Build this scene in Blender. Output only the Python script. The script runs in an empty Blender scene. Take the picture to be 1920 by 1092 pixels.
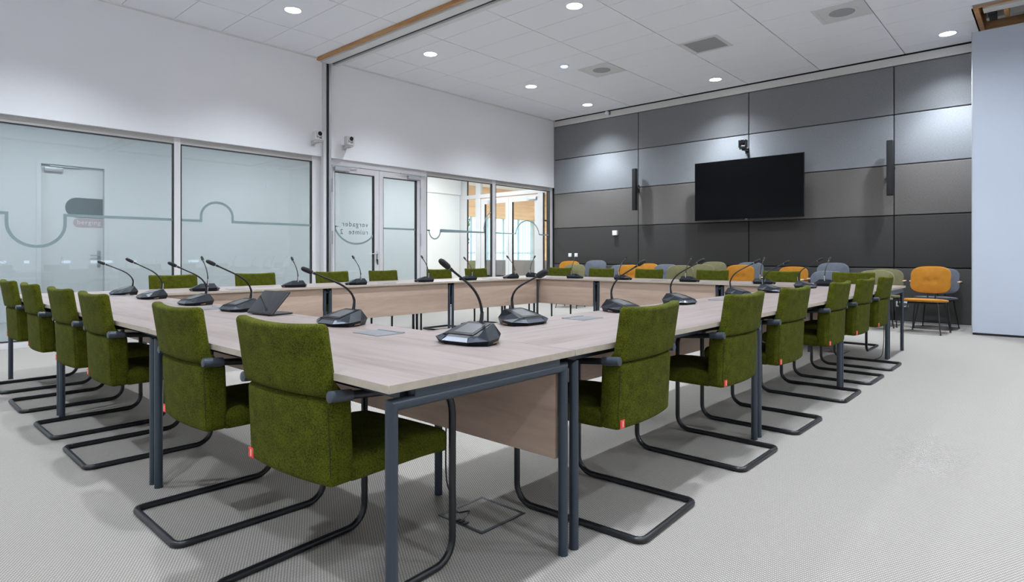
import bpy, bmesh, math, random
from mathutils import Vector, Matrix
random.seed(7)
PI = math.pi
sc = bpy.context.scene
COL = sc.collection

# ---------------------------------------------------------------- camera
CAMH, YAW, FPX, HOR = 1.05, 0.7348, 1133.9, 480.3
cd = bpy.data.cameras.new('camera'); cam = bpy.data.objects.new('camera', cd); COL.objects.link(cam)
cam.location = (0, 0, CAMH); cam.rotation_euler = (PI / 2, 0, YAW)
cd.sensor_width = 36; cd.lens = FPX / 1920 * 36; cd.shift_y = -(546 - HOR) / 1920
cd.clip_start = .05; cd.clip_end = 200
sc.camera = cam
FW = Vector((-math.sin(YAW), math.cos(YAW), 0)); RT = Vector((math.cos(YAW), math.sin(YAW), 0))

def ray(x, y):
    return FW + RT * ((x - 960) / FPX) + Vector((0, 0, (HOR - y) / FPX))
def on_y(x, Y, y=480):
    r = ray(x, y); return r * (Y / r.y) + Vector((0, 0, CAMH))
def on_x(x, X, y=480):
    r = ray(x, y); return r * (X / r.x) + Vector((0, 0, CAMH))

# ---------------------------------------------------------------- layout
XL, YB, ZC = -8.70, 11.12, 4.19
X0, Y0, TT = -1.259, .928, .72           # outer corner of the table ring, table height
XR, YN = 3.6, -2.6

# ---------------------------------------------------------------- materials
MAT = {}
def nodes(name):
    m = bpy.data.materials.new(name); m.use_nodes = True
    nt = m.node_tree; b = nt.nodes['Principled BSDF']
    return m, nt, b
def N(nt, t, **kw):
    n = nt.nodes.new(t)
    for k, v in kw.items():
        if k.startswith('i_'):
            n.inputs[k[2:].replace('_', ' ')].default_value = v
        else: setattr(n, k, v)
    return n
def plain(name, col, rough=.5, metal=0, spec=.5, bump=0, bscale=200, var=0):
    m, nt, b = nodes(name)
    b.inputs['Base Color'].default_value = (*col, 1); b.inputs['Roughness'].default_value = rough
    b.inputs['Metallic'].default_value = metal; b.inputs['Specular IOR Level'].default_value = spec
    if bump or var:
        tc = N(nt, 'ShaderNodeTexCoord'); nz = N(nt, 'ShaderNodeTexNoise', i_Scale=bscale, i_Detail=3.0)
        nt.links.new(tc.outputs['Object'], nz.inputs['Vector'])
        if bump:
            bp = N(nt, 'ShaderNodeBump', i_Strength=bump, i_Distance=.002)
            nt.links.new(nz.outputs['Fac'], bp.inputs['Height']); nt.links.new(bp.outputs['Normal'], b.inputs['Normal'])
        if var:
            r = N(nt, 'ShaderNodeValToRGB')
            r.color_ramp.elements[0].position = .3; r.color_ramp.elements[1].position = .7
            r.color_ramp.elements[0].color = (*[c * (1 - var) for c in col], 1); r.color_ramp.elements[1].color = (*[min(1, c * (1 + var)) for c in col], 1)
            nt.links.new(nz.outputs['Fac'], r.inputs['Fac']); nt.links.new(r.outputs['Color'], b.inputs['Base Color'])
    MAT[name] = m; return m
def fabric(name, c0, c1, scale=260, rough=.95, bump=.5, coarse=25, sheen=.0):
    m, nt, b = nodes(name)
    tc = N(nt, 'ShaderNodeTexCoord')
    n1 = N(nt, 'ShaderNodeTexNoise', i_Scale=scale, i_Detail=4.0, i_Roughness=.7)
    n2 = N(nt, 'ShaderNodeTexNoise', i_Scale=coarse, i_Detail=2.0)
    nt.links.new(tc.outputs['Object'], n1.inputs['Vector']); nt.links.new(tc.outputs['Object'], n2.inputs['Vector'])
    mx = N(nt, 'ShaderNodeMath', operation='MULTIPLY_ADD'); mx.inputs[1].default_value = .25
    nt.links.new(n2.outputs['Fac'], mx.inputs[0]); nt.links.new(n1.outputs['Fac'], mx.inputs[2])
    r = N(nt, 'ShaderNodeValToRGB'); e = r.color_ramp.elements
    e[0].position = .42; e[1].position = .85; e[0].color = (*c0, 1); e[1].color = (*c1, 1)
    nt.links.new(mx.outputs[0], r.inputs['Fac']); nt.links.new(r.outputs['Color'], b.inputs['Base Color'])
    bp = N(nt, 'ShaderNodeBump', i_Strength=bump, i_Distance=.002)
    nt.links.new(n1.outputs['Fac'], bp.inputs['Height']); nt.links.new(bp.outputs['Normal'], b.inputs['Normal'])
    b.inputs['Roughness'].default_value = rough; b.inputs['Specular IOR Level'].default_value = .15
    b.inputs['Sheen Weight'].default_value = sheen; b.inputs['Sheen Roughness'].default_value = .5
    MAT[name] = m; return m
def wood(name, c0, c1, c2, sx=1.2, sy=14, rough=.45, axis=0):
    m, nt, b = nodes(name)
    tc = N(nt, 'ShaderNodeTexCoord'); mp = N(nt, 'ShaderNodeMapping')
    s = [sy, sy, sy]; s[axis] = sx; mp.inputs['Scale'].default_value = s
    nt.links.new(tc.outputs['Object'], mp.inputs['Vector'])
    oi = N(nt, 'ShaderNodeObjectInfo'); ad = N(nt, 'ShaderNodeVectorMath', operation='ADD')
    ml = N(nt, 'ShaderNodeMath', operation='MULTIPLY'); ml.inputs[1].default_value = 37
    nt.links.new(oi.outputs['Random'], ml.inputs[0]); nt.links.new(mp.outputs[0], ad.inputs[0]); nt.links.new(ml.outputs[0], ad.inputs[1])
    n1 = N(nt, 'ShaderNodeTexNoise', i_Scale=1.0, i_Detail=5.0, i_Roughness=.62, i_Distortion=.9)
    n2 = N(nt, 'ShaderNodeTexNoise', i_Scale=9.0, i_Detail=2.0)
    nt.links.new(ad.outputs[0], n1.inputs['Vector']); nt.links.new(ad.outputs[0], n2.inputs['Vector'])
    mx = N(nt, 'ShaderNodeMath', operation='MULTIPLY_ADD'); mx.inputs[1].default_value = .18
    nt.links.new(n2.outputs['Fac'], mx.inputs[0]); nt.links.new(n1.outputs['Fac'], mx.inputs[2])
    r = N(nt, 'ShaderNodeValToRGB'); e = r.color_ramp.elements
    e[0].position = .38; e[1].position = .8; e[0].color = (*c0, 1); e[1].color = (*c2, 1)
    k = e.new(.58); k.color = (*c1, 1)
    nt.links.new(mx.outputs[0], r.inputs['Fac']); nt.links.new(r.outputs['Color'], b.inputs['Base Color'])
    b.inputs['Roughness'].default_value = rough; b.inputs['Specular IOR Level'].default_value = .35
    MAT[name] = m; return m
def emit(name, col, s):
    m, nt, b = nodes(name)
    b.inputs['Base Color'].default_value = (*col, 1); b.inputs['Emission Color'].default_value = (*col, 1); b.inputs['Emission Strength'].default_value = s
    MAT[name] = m; return m
def glass(name, tint, refl=1.0, milk=0.0, milkcol=(.8, .85, .87)):
    m, nt, b = nodes(name); nt.nodes.remove(b); out = nt.nodes['Material Output']
    t = N(nt, 'ShaderNodeBsdfTransparent'); t.inputs[0].default_value = (*tint, 1)
    g = N(nt, 'ShaderNodeBsdfGlossy'); g.inputs['Roughness'].default_value = .0; g.inputs['Color'].default_value = (1, 1, 1, 1)
    f = N(nt, 'ShaderNodeLayerWeight'); f.inputs['Blend'].default_value = .5
    pw = N(nt, 'ShaderNodeMath', operation='POWER'); pw.inputs[1].default_value = 5
    nt.links.new(f.outputs['Facing'], pw.inputs[0])
    ml = N(nt, 'ShaderNodeMath', operation='MULTIPLY_ADD'); ml.inputs[1].default_value = .96 * refl; ml.inputs[2].default_value = .04 * refl
    nt.links.new(pw.outputs[0], ml.inputs[0])
    base = t
    if milk:
        d = N(nt, 'ShaderNodeBsdfDiffuse'); d.inputs[0].default_value = (*milkcol, 1)
        mm = N(nt, 'ShaderNodeMixShader'); mm.inputs[0].default_value = milk
        nt.links.new(t.outputs[0], mm.inputs[1]); nt.links.new(d.outputs[0], mm.inputs[2]); base = mm
    mx = N(nt, 'ShaderNodeMixShader')
    nt.links.new(ml.outputs[0], mx.inputs[0]); nt.links.new(base.outputs[0], mx.inputs[1]); nt.links.new(g.outputs[0], mx.inputs[2])
    nt.links.new(mx.outputs[0], out.inputs['Surface'])
    MAT[name] = m; return m

def carpet():
    m, nt, b = nodes('carpet')
    tc = N(nt, 'ShaderNodeTexCoord')
    fs = []
    for ang, sc_ in ((.42, 1.0), (-1.05, 1.0)):
        mp = N(nt, 'ShaderNodeMapping'); mp.inputs['Rotation'].default_value = (0, 0, ang)
        nt.links.new(tc.outputs['Object'], mp.inputs['Vector'])
        w = N(nt, 'ShaderNodeTexWave', wave_type='BANDS', bands_direction='X', i_Scale=33.0 * sc_, i_Distortion=.6, i_Detail=1.0)
        w.inputs['Detail Scale'].default_value = 4
        nt.links.new(mp.outputs[0], w.inputs['Vector']); fs.append(w)
    mu = N(nt, 'ShaderNodeMath', operation='MULTIPLY')
    nt.links.new(fs[0].outputs['Fac'], mu.inputs[0]); nt.links.new(fs[1].outputs['Fac'], mu.inputs[1])
    nz = N(nt, 'ShaderNodeTexNoise', i_Scale=420.0, i_Detail=2.0); nt.links.new(tc.outputs['Object'], nz.inputs['Vector'])
    ad = N(nt, 'ShaderNodeMath', operation='MULTIPLY_ADD'); ad.inputs[1].default_value = .25
    nt.links.new(nz.outputs['Fac'], ad.inputs[0]); nt.links.new(mu.outputs[0], ad.inputs[2])
    r = N(nt, 'ShaderNodeValToRGB'); e = r.color_ramp.elements
    e[0].position = .1; e[1].position = .85; e[0].color = (.205, .182, .156, 1); e[1].color = (.425, .413, .405, 1)
    nt.links.new(ad.outputs[0], r.inputs['Fac'])
    nt.links.new(r.outputs['Color'], b.inputs['Base Color'])
    bp = N(nt, 'ShaderNodeBump', i_Strength=.4, i_Distance=.003)
    nt.links.new(ad.outputs[0], bp.inputs['Height']); nt.links.new(bp.outputs['Normal'], b.inputs['Normal'])
    b.inputs['Roughness'].default_value = .95; b.inputs['Specular IOR Level'].default_value = .1
    MAT['carpet'] = m
carpet()
def felt(name, col):
    m, nt, b = nodes(name)
    tc = N(nt, 'ShaderNodeTexCoord')
    w = N(nt, 'ShaderNodeTexNoise', i_Scale=1.0, i_Detail=3.0); mp = N(nt, 'ShaderNodeMapping'); mp.inputs['Scale'].default_value = (320, 320, 40)
    w2 = N(nt, 'ShaderNodeTexNoise', i_Scale=1.0, i_Detail=3.0); mp2 = N(nt, 'ShaderNodeMapping'); mp2.inputs['Scale'].default_value = (40, 40, 320)
    for a, c in ((mp, w), (mp2, w2)):
        nt.links.new(tc.outputs['Object'], a.inputs['Vector']); nt.links.new(a.outputs[0], c.inputs['Vector'])
    ad = N(nt, 'ShaderNodeMath', operation='ADD'); nt.links.new(w.outputs['Fac'], ad.inputs[0]); nt.links.new(w2.outputs['Fac'], ad.inputs[1])
    r = N(nt, 'ShaderNodeMapRange'); r.inputs['From Min'].default_value = .6; r.inputs['From Max'].default_value = 1.4
    r.inputs['To Min'].default_value = .72; r.inputs['To Max'].default_value = 1.28
    nt.links.new(ad.outputs[0], r.inputs['Value'])
    mx = N(nt, 'ShaderNodeVectorMath', operation='SCALE'); mx.inputs[0].default_value = col
    nt.links.new(r.outputs[0], mx.inputs['Scale']); nt.links.new(mx.outputs[0], b.inputs['Base Color'])
    b.inputs['Roughness'].default_value = .95; b.inputs['Specular IOR Level'].default_value = .1
    bp = N(nt, 'ShaderNodeBump', i_Strength=.25, i_Distance=.002); nt.links.new(ad.outputs[0], bp.inputs['Height']); nt.links.new(bp.outputs['Normal'], b.inputs['Normal'])
    MAT[name] = m

plain('wall_white', (.84, .845, .87), .9, bump=.06, bscale=120)
plain('ceiling_tile', (.84, .855, .90), .95, bump=.12, bscale=300)
plain('ceiling_grid', (.30, .30, .32), .8)
plain('white_paint', (.70, .70, .69), .5)
plain('frame_white', (.62, .61, .62), .45)
plain('frame_beige_shaded', (.46, .445, .43), .5)  # beige top rail, with the shade under the bulkhead put into its colour
plain('gasket', (.012, .014, .017), .4)
plain('cornice', (.60, .585, .565), .7)
plain('partition_white', (.50, .55, .64), .55, bump=.03, bscale=60)
plain('alu', (.55, .56, .58), .35, .8)
plain('closer_grey', (.42, .43, .45), .5)
plain('dark_void', (.02, .02, .022), .8)
wood('pine', (.42, .22, .09), (.52, .29, .13), (.60, .36, .18), 1.5, 10, .6)
wood('wood_wall', (.60, .39, .23), (.70, .47, .29), (.76, .54, .35), .6, 5, .6, axis=1)
wood('table_wood', (.18, .136, .120), (.243, .196, .182), (.275, .231, .218), .9, 13, .42)
plain('table_edge', (.40, .345, .275), .55, var=.06, bscale=40)
wood('panel_wood', (.34, .245, .19), (.41, .30, .235), (.47, .355, .285), .8, 7.5, .5)
plain('metal_dark', (.018, .029, .045), .38, 0, .6)
plain('metal_black', (.008, .009, .011), .33, 0, .5)
plain('plastic_dark', (.03, .035, .042), .45)
plain('sleeve', (.045, .055, .072), .4)
fabric('green_wool', (.010, .013, .001), (.108, .120, .006), 230, .95, .6, 22, .0)
plain('seam_thread', (.012, .022, .004), .9)
plain('tag_red', (.75, .05, .035), .6)
plain('tag_white', (.8, .78, .76), .6)
plain('mic_body', (.006, .009, .013), .34, 0, .22)
plain('mic_bezel', (.06, .07, .09), .3, .5)
plain('mic_screen', (.085, .085, .09), .3, 0, .3)
plain('mic_screen_frame', (.004, .004, .005), .4, 0, .3)
plain('mic_foam', (.010, .011, .013), .8, bump=.6, bscale=500)
plain('mic_stem', (.006, .006, .007), .4)
plain('port_brass', (.35, .25, .16), .4, .7)
plain('flap_grey', (.17, .175, .185), .45, .3)
plain('tablet_body', (.022, .022, .024), .45)
plain('tablet_screen', (.028, .030, .033), .06, 0, .6)
plain('tv_body', (.008, .008, .009), .35)
plain('tv_screen', (.003, .0031, .0036), .16, 0, .14)
plain('speaker_cloth', (.010, .012, .013), .8)
plain('ptz_white', (.62, .61, .60), .4)
plain('ptz_black', (.01, .011, .013), .25)
plain('lens_glass', (.006, .006, .008), .05)
plain('switch_white', (.80, .82, .85), .4)
plain('socket_hole', (.12, .12, .13), .5)
felt('felt_low', (.080, .077, .075)); felt('felt_dark', (.061, .0585, .057)); felt('felt_mid', (.160, .149, .142))
felt("felt_light", (.265, .276, .295)); felt('felt_top', (.20, .205, .215))
fabric('orange_wool', (.31, .125, .012), (.46, .205, .028), 300, .95, .3, 14, .1)
fabric('grey_wool', (.085, .095, .115), (.16, .175, .21), 300, .95, .3, 14, .1)
fabric('olive_wool', (.12, .112, .055), (.22, .205, .112), 300, .95, .3, 14, .1)
fabric('sofa_cloth', (.16, .15, .16), (.24, .225, .235), 260, .95, .3, 10)
plain('arm_wood', (.62, .42, .26), .5)
emit('lamp_lens', (1.0, .98, .97), 14)
emit('dome_glow_blue', (.55, .62, .95), .9)
glass('glass_clear', (.92, .955, .965), 1.0)
glass('glass_film', (.67, .722, .75), 1.0, .05, (.55, .60, .63))
glass('glass_lounge', (.94, .98, .97), .6)
plain('decal_grey', (.21, .28, .29), .6)
plain('decal_ink', (.09, .11, .115), .6)
plain('decal_dark', (.085, .125, .125), .6)
plain('decal_pink', (.55, .44, .44), .6)
plain('decal_text', (.84, .81, .81), .6)
plain('corridor_wall', (.78, .78, .77), .8)
plain('corridor_floor', (.42, .42, .41), .8)
plain('vent_grey', (.34, .345, .35), .6)
plain('vent_light', (.66, .665, .67), .6)
plain('leaf', (.10, .22, .05), .8, var=.5, bscale=4)
plain('bark', (.12, .08, .05), .9)
plain('grass', (.12, .20, .06), .9)
def sheer():
    m, nt, b = nodes('curtain_sheer'); nt.nodes.remove(b); out = nt.nodes['Material Output']
    t = N(nt, 'ShaderNodeBsdfTransparent'); t.inputs[0].default_value = (.9, .93, .95, 1)
    d = N(nt, 'ShaderNodeBsdfDiffuse'); d.inputs[0].default_value = (.42, .45, .50, 1)
    l = N(nt, 'ShaderNodeBsdfTranslucent'); l.inputs[0].default_value = (.55, .60, .64, 1)
    a = N(nt, 'ShaderNodeMixShader'); a.inputs[0].default_value = .6
    nt.links.new(d.outputs[0], a.inputs[1]); nt.links.new(l.outputs[0], a.inputs[2])
    c = N(nt, 'ShaderNodeMixShader'); c.inputs[0].default_value = .62
    nt.links.new(t.outputs[0], c.inputs[1]); nt.links.new(a.outputs[0], c.inputs[2])
    nt.links.new(c.outputs[0], out.inputs['Surface']); MAT['curtain_sheer'] = m
sheer()

# ---------------------------------------------------------------- mesh helpers
def V(*a): return Vector(a)
class MB:
    """collects shapes into one mesh"""
    def __init__(s): s.bm = bmesh.new(); s.mi = 0
    def _mark(s, faces, mi):
        for f in faces: f.material_index = mi
    def box(s, x0, x1, y0, y1, z0, z1, bev=0, mi=0, seg=2):
        n0 = len(s.bm.faces)
        t = bmesh.new(); bmesh.ops.create_cube(t, size=1)
        for v in t.verts:
            v.co = Vector(((x0 + x1) / 2 + v.co.x * (x1 - x0), (y0 + y1) / 2 + v.co.y * (y1 - y0), (z0 + z1) / 2 + v.co.z * (z1 - z0)))
        if bev: bmesh.ops.bevel(t, geom=t.edges[:], offset=bev, segments=seg, affect='EDGES', profile=.7)
        s.merge(t, mi=mi); return s
    def merge(s, t, M=None, mi=0):
        vm = {}
        for v in t.verts: vm[v] = s.bm.verts.new(M @ v.co if M else v.co)
        for f in t.faces:
            try: g = s.bm.faces.new([vm[v] for v in f.verts]); g.material_index = mi
            except ValueError: pass
        t.free()
    def quads(s, rings, closed=True, caps=True, mi=0):
        """skin a list of equal-length rings of points"""
        vr = [[s.bm.verts.new(p) for p in r] for r in rings]
        n = len(rings[0])
        for a, b in zip(vr, vr[1:]):
            for i in range(n if closed else n - 1):
                j = (i + 1) % n
                f = s.bm.faces.new((a[i], a[j], b[j], b[i])); f.material_index = mi
        if caps and closed:
            f = s.bm.faces.new(vr[0][::-1]); f.material_index = mi
            f = s.bm.faces.new(vr[-1]); f.material_index = mi
        return s
    def tube(s, pts, r, n=10, mi=0, closed=False):
        pts = [Vector(p) for p in pts]; m = len(pts)
        rr = r if isinstance(r, (list, tuple)) else [r] * m
        tang = []
        for i in range(m):
            a = pts[i - 1] if (i or closed) else pts[i]; b = pts[(i + 1) % m] if (i < m - 1 or closed) else pts[i]
            tang.append((b - a).normalized())
        up = Vector((0, 0, 1)) if abs(tang[0].z) < .9 else Vector((1, 0, 0))
        nrm = (up - tang[0] * up.dot(tang[0])).normalized(); rings = []
        for i in range(m):
            nrm = (nrm - tang[i] * nrm.dot(tang[i])).normalized(); bn = tang[i].cross(nrm)
            rings.append([pts[i] + (nrm * math.cos(2 * PI * k / n) + bn * math.sin(2 * PI * k / n)) * rr[i] for k in range(n)])
        if closed: rings.append(rings[0]); s.quads(rings, True, False, mi)
        else: s.quads(rings, True, True, mi)
        return s
    def cut_tube(s, p0, p1, r, n0=None, n1=None, n=14, mi=0, up=None):
        """straight tube whose ends lie in planes with normals n0 / n1 (mitred joints)"""
        p0, p1 = Vector(p0), Vector(p1); t = (p1 - p0).normalized()
        n0 = Vector(n0 or t); n1 = Vector(n1 or t)
        u = Vector((0, 0, 1)) if abs(t.z) < .9 else Vector((1, 0, 0)); a = (u - t * u.dot(t)).normalized(); b = t.cross(a)
        rings = [[], []]
        for k in range(n):
            o = (a * math.cos(2 * PI * k / n) + b * math.sin(2 * PI * k / n)) * r
            rings[0].append(p0 + o - t * (o.dot(n0) / t.dot(n0))); rings[1].append(p1 + o - t * (o.dot(n1) / t.dot(n1)))
        return s.quads(rings, True, True, mi)
    def lathe(s, prof, n=20, M=None, mi=0):
        """profile of (radius, height) turned round local z"""
        rings = []
        for r, h in prof:
            ring = [Vector((max(r, 1e-4) * math.cos(2 * PI * k / n), max(r, 1e-4) * math.sin(2 * PI * k / n), h)) for k in range(n)]
            rings.append([M @ p for p in ring] if M else ring)
        return s.quads(rings, True, True, mi)
    def prism(s, poly, a, b, plane='xy', mi=0):
        """polygon extruded between a and b along the third axis"""
        def P(u, v, w): return {'xy': V(u, v, w), 'xz': V(u, w, v), 'yz': V(w, u, v)}[plane]
        lo = [s.bm.verts.new(P(u, v, a)) for u, v in poly]; hi = [s.bm.verts.new(P(u, v, b)) for u, v in poly]
        n = len(poly); fs = [s.bm.faces.new(lo[::-1]), s.bm.faces.new(hi)]
        for i in range(n): fs.append(s.bm.faces.new((lo[i], lo[(i + 1) % n], hi[(i + 1) % n], hi[i])))
        s._mark(fs, mi); return s
    def rbox(s, x0, x1, y0, y1, z0, z1, r, n=(10, 3, 6), fn=None, mi=0):
        """rounded box with a grid on each face, bent by fn(point)"""
        lim = [(x0, x1), (y0, y1), (z0, z1)]
        co = []
        for (a, b), k in zip(lim, n):
            inner = [a + r + (b - a - 2 * r) * i / k for i in range(k + 1)]
            co.append([a, a + r * .3, a + r * .65] + inner + [b - r * .65, b - r * .3, b])
        def rnd(p):
            q = Vector([min(max(p[i], lim[i][0] + r), lim[i][1] - r) for i in range(3)])
            d = p - q
            if d.length > 1e-9: p = q + d.normalized() * r
            return fn(p) if fn else p
        cache = {}
        def vert(i, j, k):
            key = (i, j, k)
            if key not in cache: cache[key] = s.bm.verts.new(rnd(Vector((co[0][i], co[1][j], co[2][k]))))
            return cache[key]
        L = [len(c) - 1 for c in co]; fs = []
        def face(*ks):
            fs.append(s.bm.faces.new([vert(*k) for k in ks]))
        for i in range(L[0]):
            for j in range(L[1]):
                face((i, j, 0), (i, j + 1, 0), (i + 1, j + 1, 0), (i + 1, j, 0)); face((i, j, L[2]), (i + 1, j, L[2]), (i + 1, j + 1, L[2]), (i, j + 1, L[2]))
        for i in range(L[0]):
            for k in range(L[2]):
                face((i, 0, k), (i + 1, 0, k), (i + 1, 0, k + 1), (i, 0, k + 1)); face((i, L[1], k), (i, L[1], k + 1), (i + 1, L[1], k + 1), (i + 1, L[1], k))
        for j in range(L[1]):
            for k in range(L[2]):
                face((0, j, k), (0, j, k + 1), (0, j + 1, k + 1), (0, j + 1, k)); face((L[0], j, k), (L[0], j + 1, k), (L[0], j + 1, k + 1), (L[0], j, k + 1))
        s._mark(fs, mi); return s
    def build(s, name, mats, parent=None, smooth=40):
        me = bpy.data.meshes.new(name)
        bmesh.ops.recalc_face_normals(s.bm, faces=s.bm.faces[:])
        s.bm.to_mesh(me); s.bm.free()
        for m in (mats if isinstance(mats, (list, tuple)) else [mats]): me.materials.append(MAT[m])
        if smooth:
            for p in me.polygons: p.use_smooth = True
            me.set_sharp_from_angle(angle=math.radians(smooth))
        o = bpy.data.objects.new(name, me); COL.objects.link(o)
        if parent: o.parent = parent
        return o
def tag(o, label=None, cat=None, group=None, kind=None):
    if label: o['label'] = label
    if cat: o['category'] = cat
    if group: o['group'] = group
    if kind: o['kind'] = kind
    return o
def empty(name, loc=(0, 0, 0), rz=0):
    o = bpy.data.objects.new(name, None); COL.objects.link(o)
    o.location = loc; o.rotation_euler = (0, 0, rz); o.empty_display_size = .1
    return o
def copy_tree(o, parent=None):
    c = o.copy(); COL.objects.link(c)
    if parent: c.parent = parent
    for ch in list(o.children): copy_tree(ch, c)
    return c
def struct(mb, name, mats, label=None, cat=None, **k):
    o = mb.build(name, mats, **k); o['kind'] = 'structure'
    if label: o['label'] = label; o['category'] = cat
    return o
def bend(pts, radii, seg=6):
    """polyline with rounded corners"""
    pts = [Vector(p) for p in pts]; out = [pts[0]]
    for i in range(1, len(pts) - 1):
        p, a, b = pts[i], pts[i - 1], pts[i + 1]; r = radii[i - 1] if isinstance(radii, (list, tuple)) else radii
        d0, d1 = (a - p).normalized(), (b - p).normalized()
        ang = d0.angle(d1); t = r / math.tan(ang / 2)
        s0, s1 = p + d0 * t, p + d1 * t
        c = p + (d0 + d1).normalized() * (r / math.sin(ang / 2))
        u, w = s0 - c, s1 - c; tot = u.angle(w); ax = u.cross(w).normalized()
        for k in range(seg + 1): out.append(c + Matrix.Rotation(tot * k / seg, 3, ax) @ u)
    out.append(pts[-1]); return out
def text_mesh(body, size, name, mat, parent, M, spacing=1.0, extrude=.0008, align='LEFT'):
    cu = bpy.data.curves.new('letters', 'FONT'); cu.body = body; cu.size = size; cu.space_character = spacing; cu.extrude = extrude; cu.align_x = align
    t = bpy.data.objects.new('letters', cu); COL.objects.link(t)
    dg = bpy.context.evaluated_depsgraph_get()
    me = bpy.data.meshes.new_from_object(t.evaluated_get(dg)); bpy.data.objects.remove(t); bpy.data.curves.remove(cu)
    me.transform(M); me.name = name; me.materials.clear(); me.materials.append(MAT[mat])
    o = bpy.data.objects.new(name, me); COL.objects.link(o); o.parent = parent
    return o
ORD = ['first', 'second', 'third', 'fourth', 'fifth', 'sixth']

# ================================================================ ROOM SHELL
b = MB(); b.box(XL - .25, XR, YN, YB + .3, -.1, 0); struct(b, 'floor', 'carpet')
# bulkhead wall above the glass
b = MB(); b.box(XL - .25, XL, YN, YB, 2.635, ZC + .4); struct(b, 'wall_left', 'wall_white')
b = MB(); b.box(XL - .25, XR, YB, YB + .2, 0, ZC + .4); wall_back = struct(b, 'wall_back', 'dark_void')
# acoustic panels on the back wall
zr = [.035, .864, 1.685, 2.478, 3.27, 4.035]; xr_ = [XL + .004, -6.475, -4.19, -1.92, .36, 2.64]
for j in range(5):
    for i in range(5):
        p = MB(); g = .006
        p.rbox(xr_[i] + g, xr_[i + 1] - g, YB - .045, YB - .001, zr[j] + g, zr[j + 1] - g, .012, (2, 1, 2))
        p.build('acoustic_panel', ['felt_low', 'felt_dark', 'felt_mid', 'felt_light', 'felt_top'][j], wall_back)
b = MB(); b.box(XL, XR, YB - .03, YB, 0, .035); struct(b, 'baseboard_back', 'alu')
b = MB(); b.box(XL, -.79, YB - .055, YB, 4.04, 4.165, .004); struct(b, 'trim_1', 'cornice')
# right and rear walls with daylight windows (out of the photograph's frame)
b = MB()
b.box(XR, XR + .2, YN, YB, 0, .84); b.box(XR, XR + .2, YN, YB, .92, ZC + .4)
for y0, y1 in ((YN, 2.3), (3.0, 3.35), (3.5, 4.2), (4.45, 4.9), (5.5, 6.0), (6.15, 7.6), (8.0, YB)): b.box(XR, XR + .2, y0, y1, .84, .92)
struct(b, 'wall_right', 'wall_white')
b = MB()
b.box(XL - .25, XR + .2, YN - .2, YN, 0, ZC + .4)
struct(b, 'wall_near', 'wall_white')
# ceiling tiles
b = MB(); b.box(XL - .25, XR + .2, YN - .2, 9.63, ZC + .02, ZC + .06); b.box(XL - .25, -.80, 9.63, YB + .2, ZC + .02, ZC + .06)
b.box(-.8, XR + .2, 10.66, YB + .2, ZC + .02, ZC + .06)
xs = [-7.852 + 1.2165 * i for i in range(-1, 10)]; xs[0] = XL
def tiles(ys):
    for x0, x1 in zip(xs, xs[1:]):
        for y0, y1 in zip(ys, ys[1:]):
            if x0 > -1.9 and y0 > 9.4 and y1 > 9.7:
                if x0 > -.9 and y0 < 10.7: continue
            xx1 = x1
            if x0 < -.8 < x1 and 9.3 < y0 < 10.7: xx1 = -.80
            b.box(x0 + .006, xx1 - .006, y0 + .0035, y1 - .0035, ZC, ZC + .019, .0015, 1, 1)
tiles([YN] + [4.75 - .604 * k for k in range(11, -1, -1)] + [5.02])
tiles([5.44] + [5.84 + .6075 * k for k in range(0, 9)] + [YB - .055])
struct(b, 'ceiling', ['ceiling_grid', 'ceiling_tile'])
b = MB(); b.box(XL, XL + .022, YN, 5.05, ZC - .018, ZC + .001, .002); b.box(XL, XL + .022, 5.42, YB - .05, ZC - .018, ZC + .001, .002); struct(b, 'trim_2', 'white_paint')
# room-divider track across the ceiling and its wall jamb
b = MB(); b.box(XL, XR, 5.07, 5.43, ZC - .03, ZC + .03, .003); b.box(XL, XR, 5.09, 5.24, ZC - .062, ZC - .029, .002)
b.box(XL, XR, 5.32, 5.40, ZC - .062, ZC - .029, .002); b.box(XL, XR, 5.246, 5.314, ZC - .035, ZC - .028, 0, 1)
struct(b, 'trim_3', ['white_paint', 'gasket'])
b = MB(); b.box(XL, XR, 5.022, 5.068, ZC - .045, ZC + .03, .003); struct(b, 'trim_4', 'pine')
b = MB(); b.box(XL - .12, XL + .05, 5.115, 5.165, 0, ZC - .06, .003); b.box(XL - .12, XL + .02, 5.165, 5.215, 0, ZC - .06, 0, 1); b.box(XL - .12, XL + .045, 5.215, 5.255, 0, ZC - .06, .003, 2)
struct(b, 'trim_5', ['frame_white', 'gasket', 'alu'])
# niche in the ceiling over the parked divider panels
b = MB(); zt = ZC + .38
b.box(-.80, XR, 9.615, 9.64, ZC, zt); b.box(-.80, XR, 10.65, 10.675, ZC, zt); b.box(-.825, -.80, 9.615, 10.675, ZC, zt, 0, 0); b.box(-.80, XR, 9.64, 10.65, zt, zt + .02, 0, 1)
b.box(-.80, -.755, 9.66, 10.62, ZC - .002, ZC + .05, .002); b.box(-.72, XR, 9.78, 9.96, ZC + .02, ZC + .24, .003, 2); b.box(-.72, XR, 10.30, 10.42, ZC + .05, ZC + .2, .003, 2)
b.box(-.68, -.60, 9.98, 10.28, ZC + .0, ZC + .1, .003, 3); b.box(-.52, -.47, 9.98, 10.28, ZC + .0, ZC + .2, .003, 0)
struct(b, 'trim_6', ['pine', 'dark_void', 'white_paint', 'gasket'])

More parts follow.
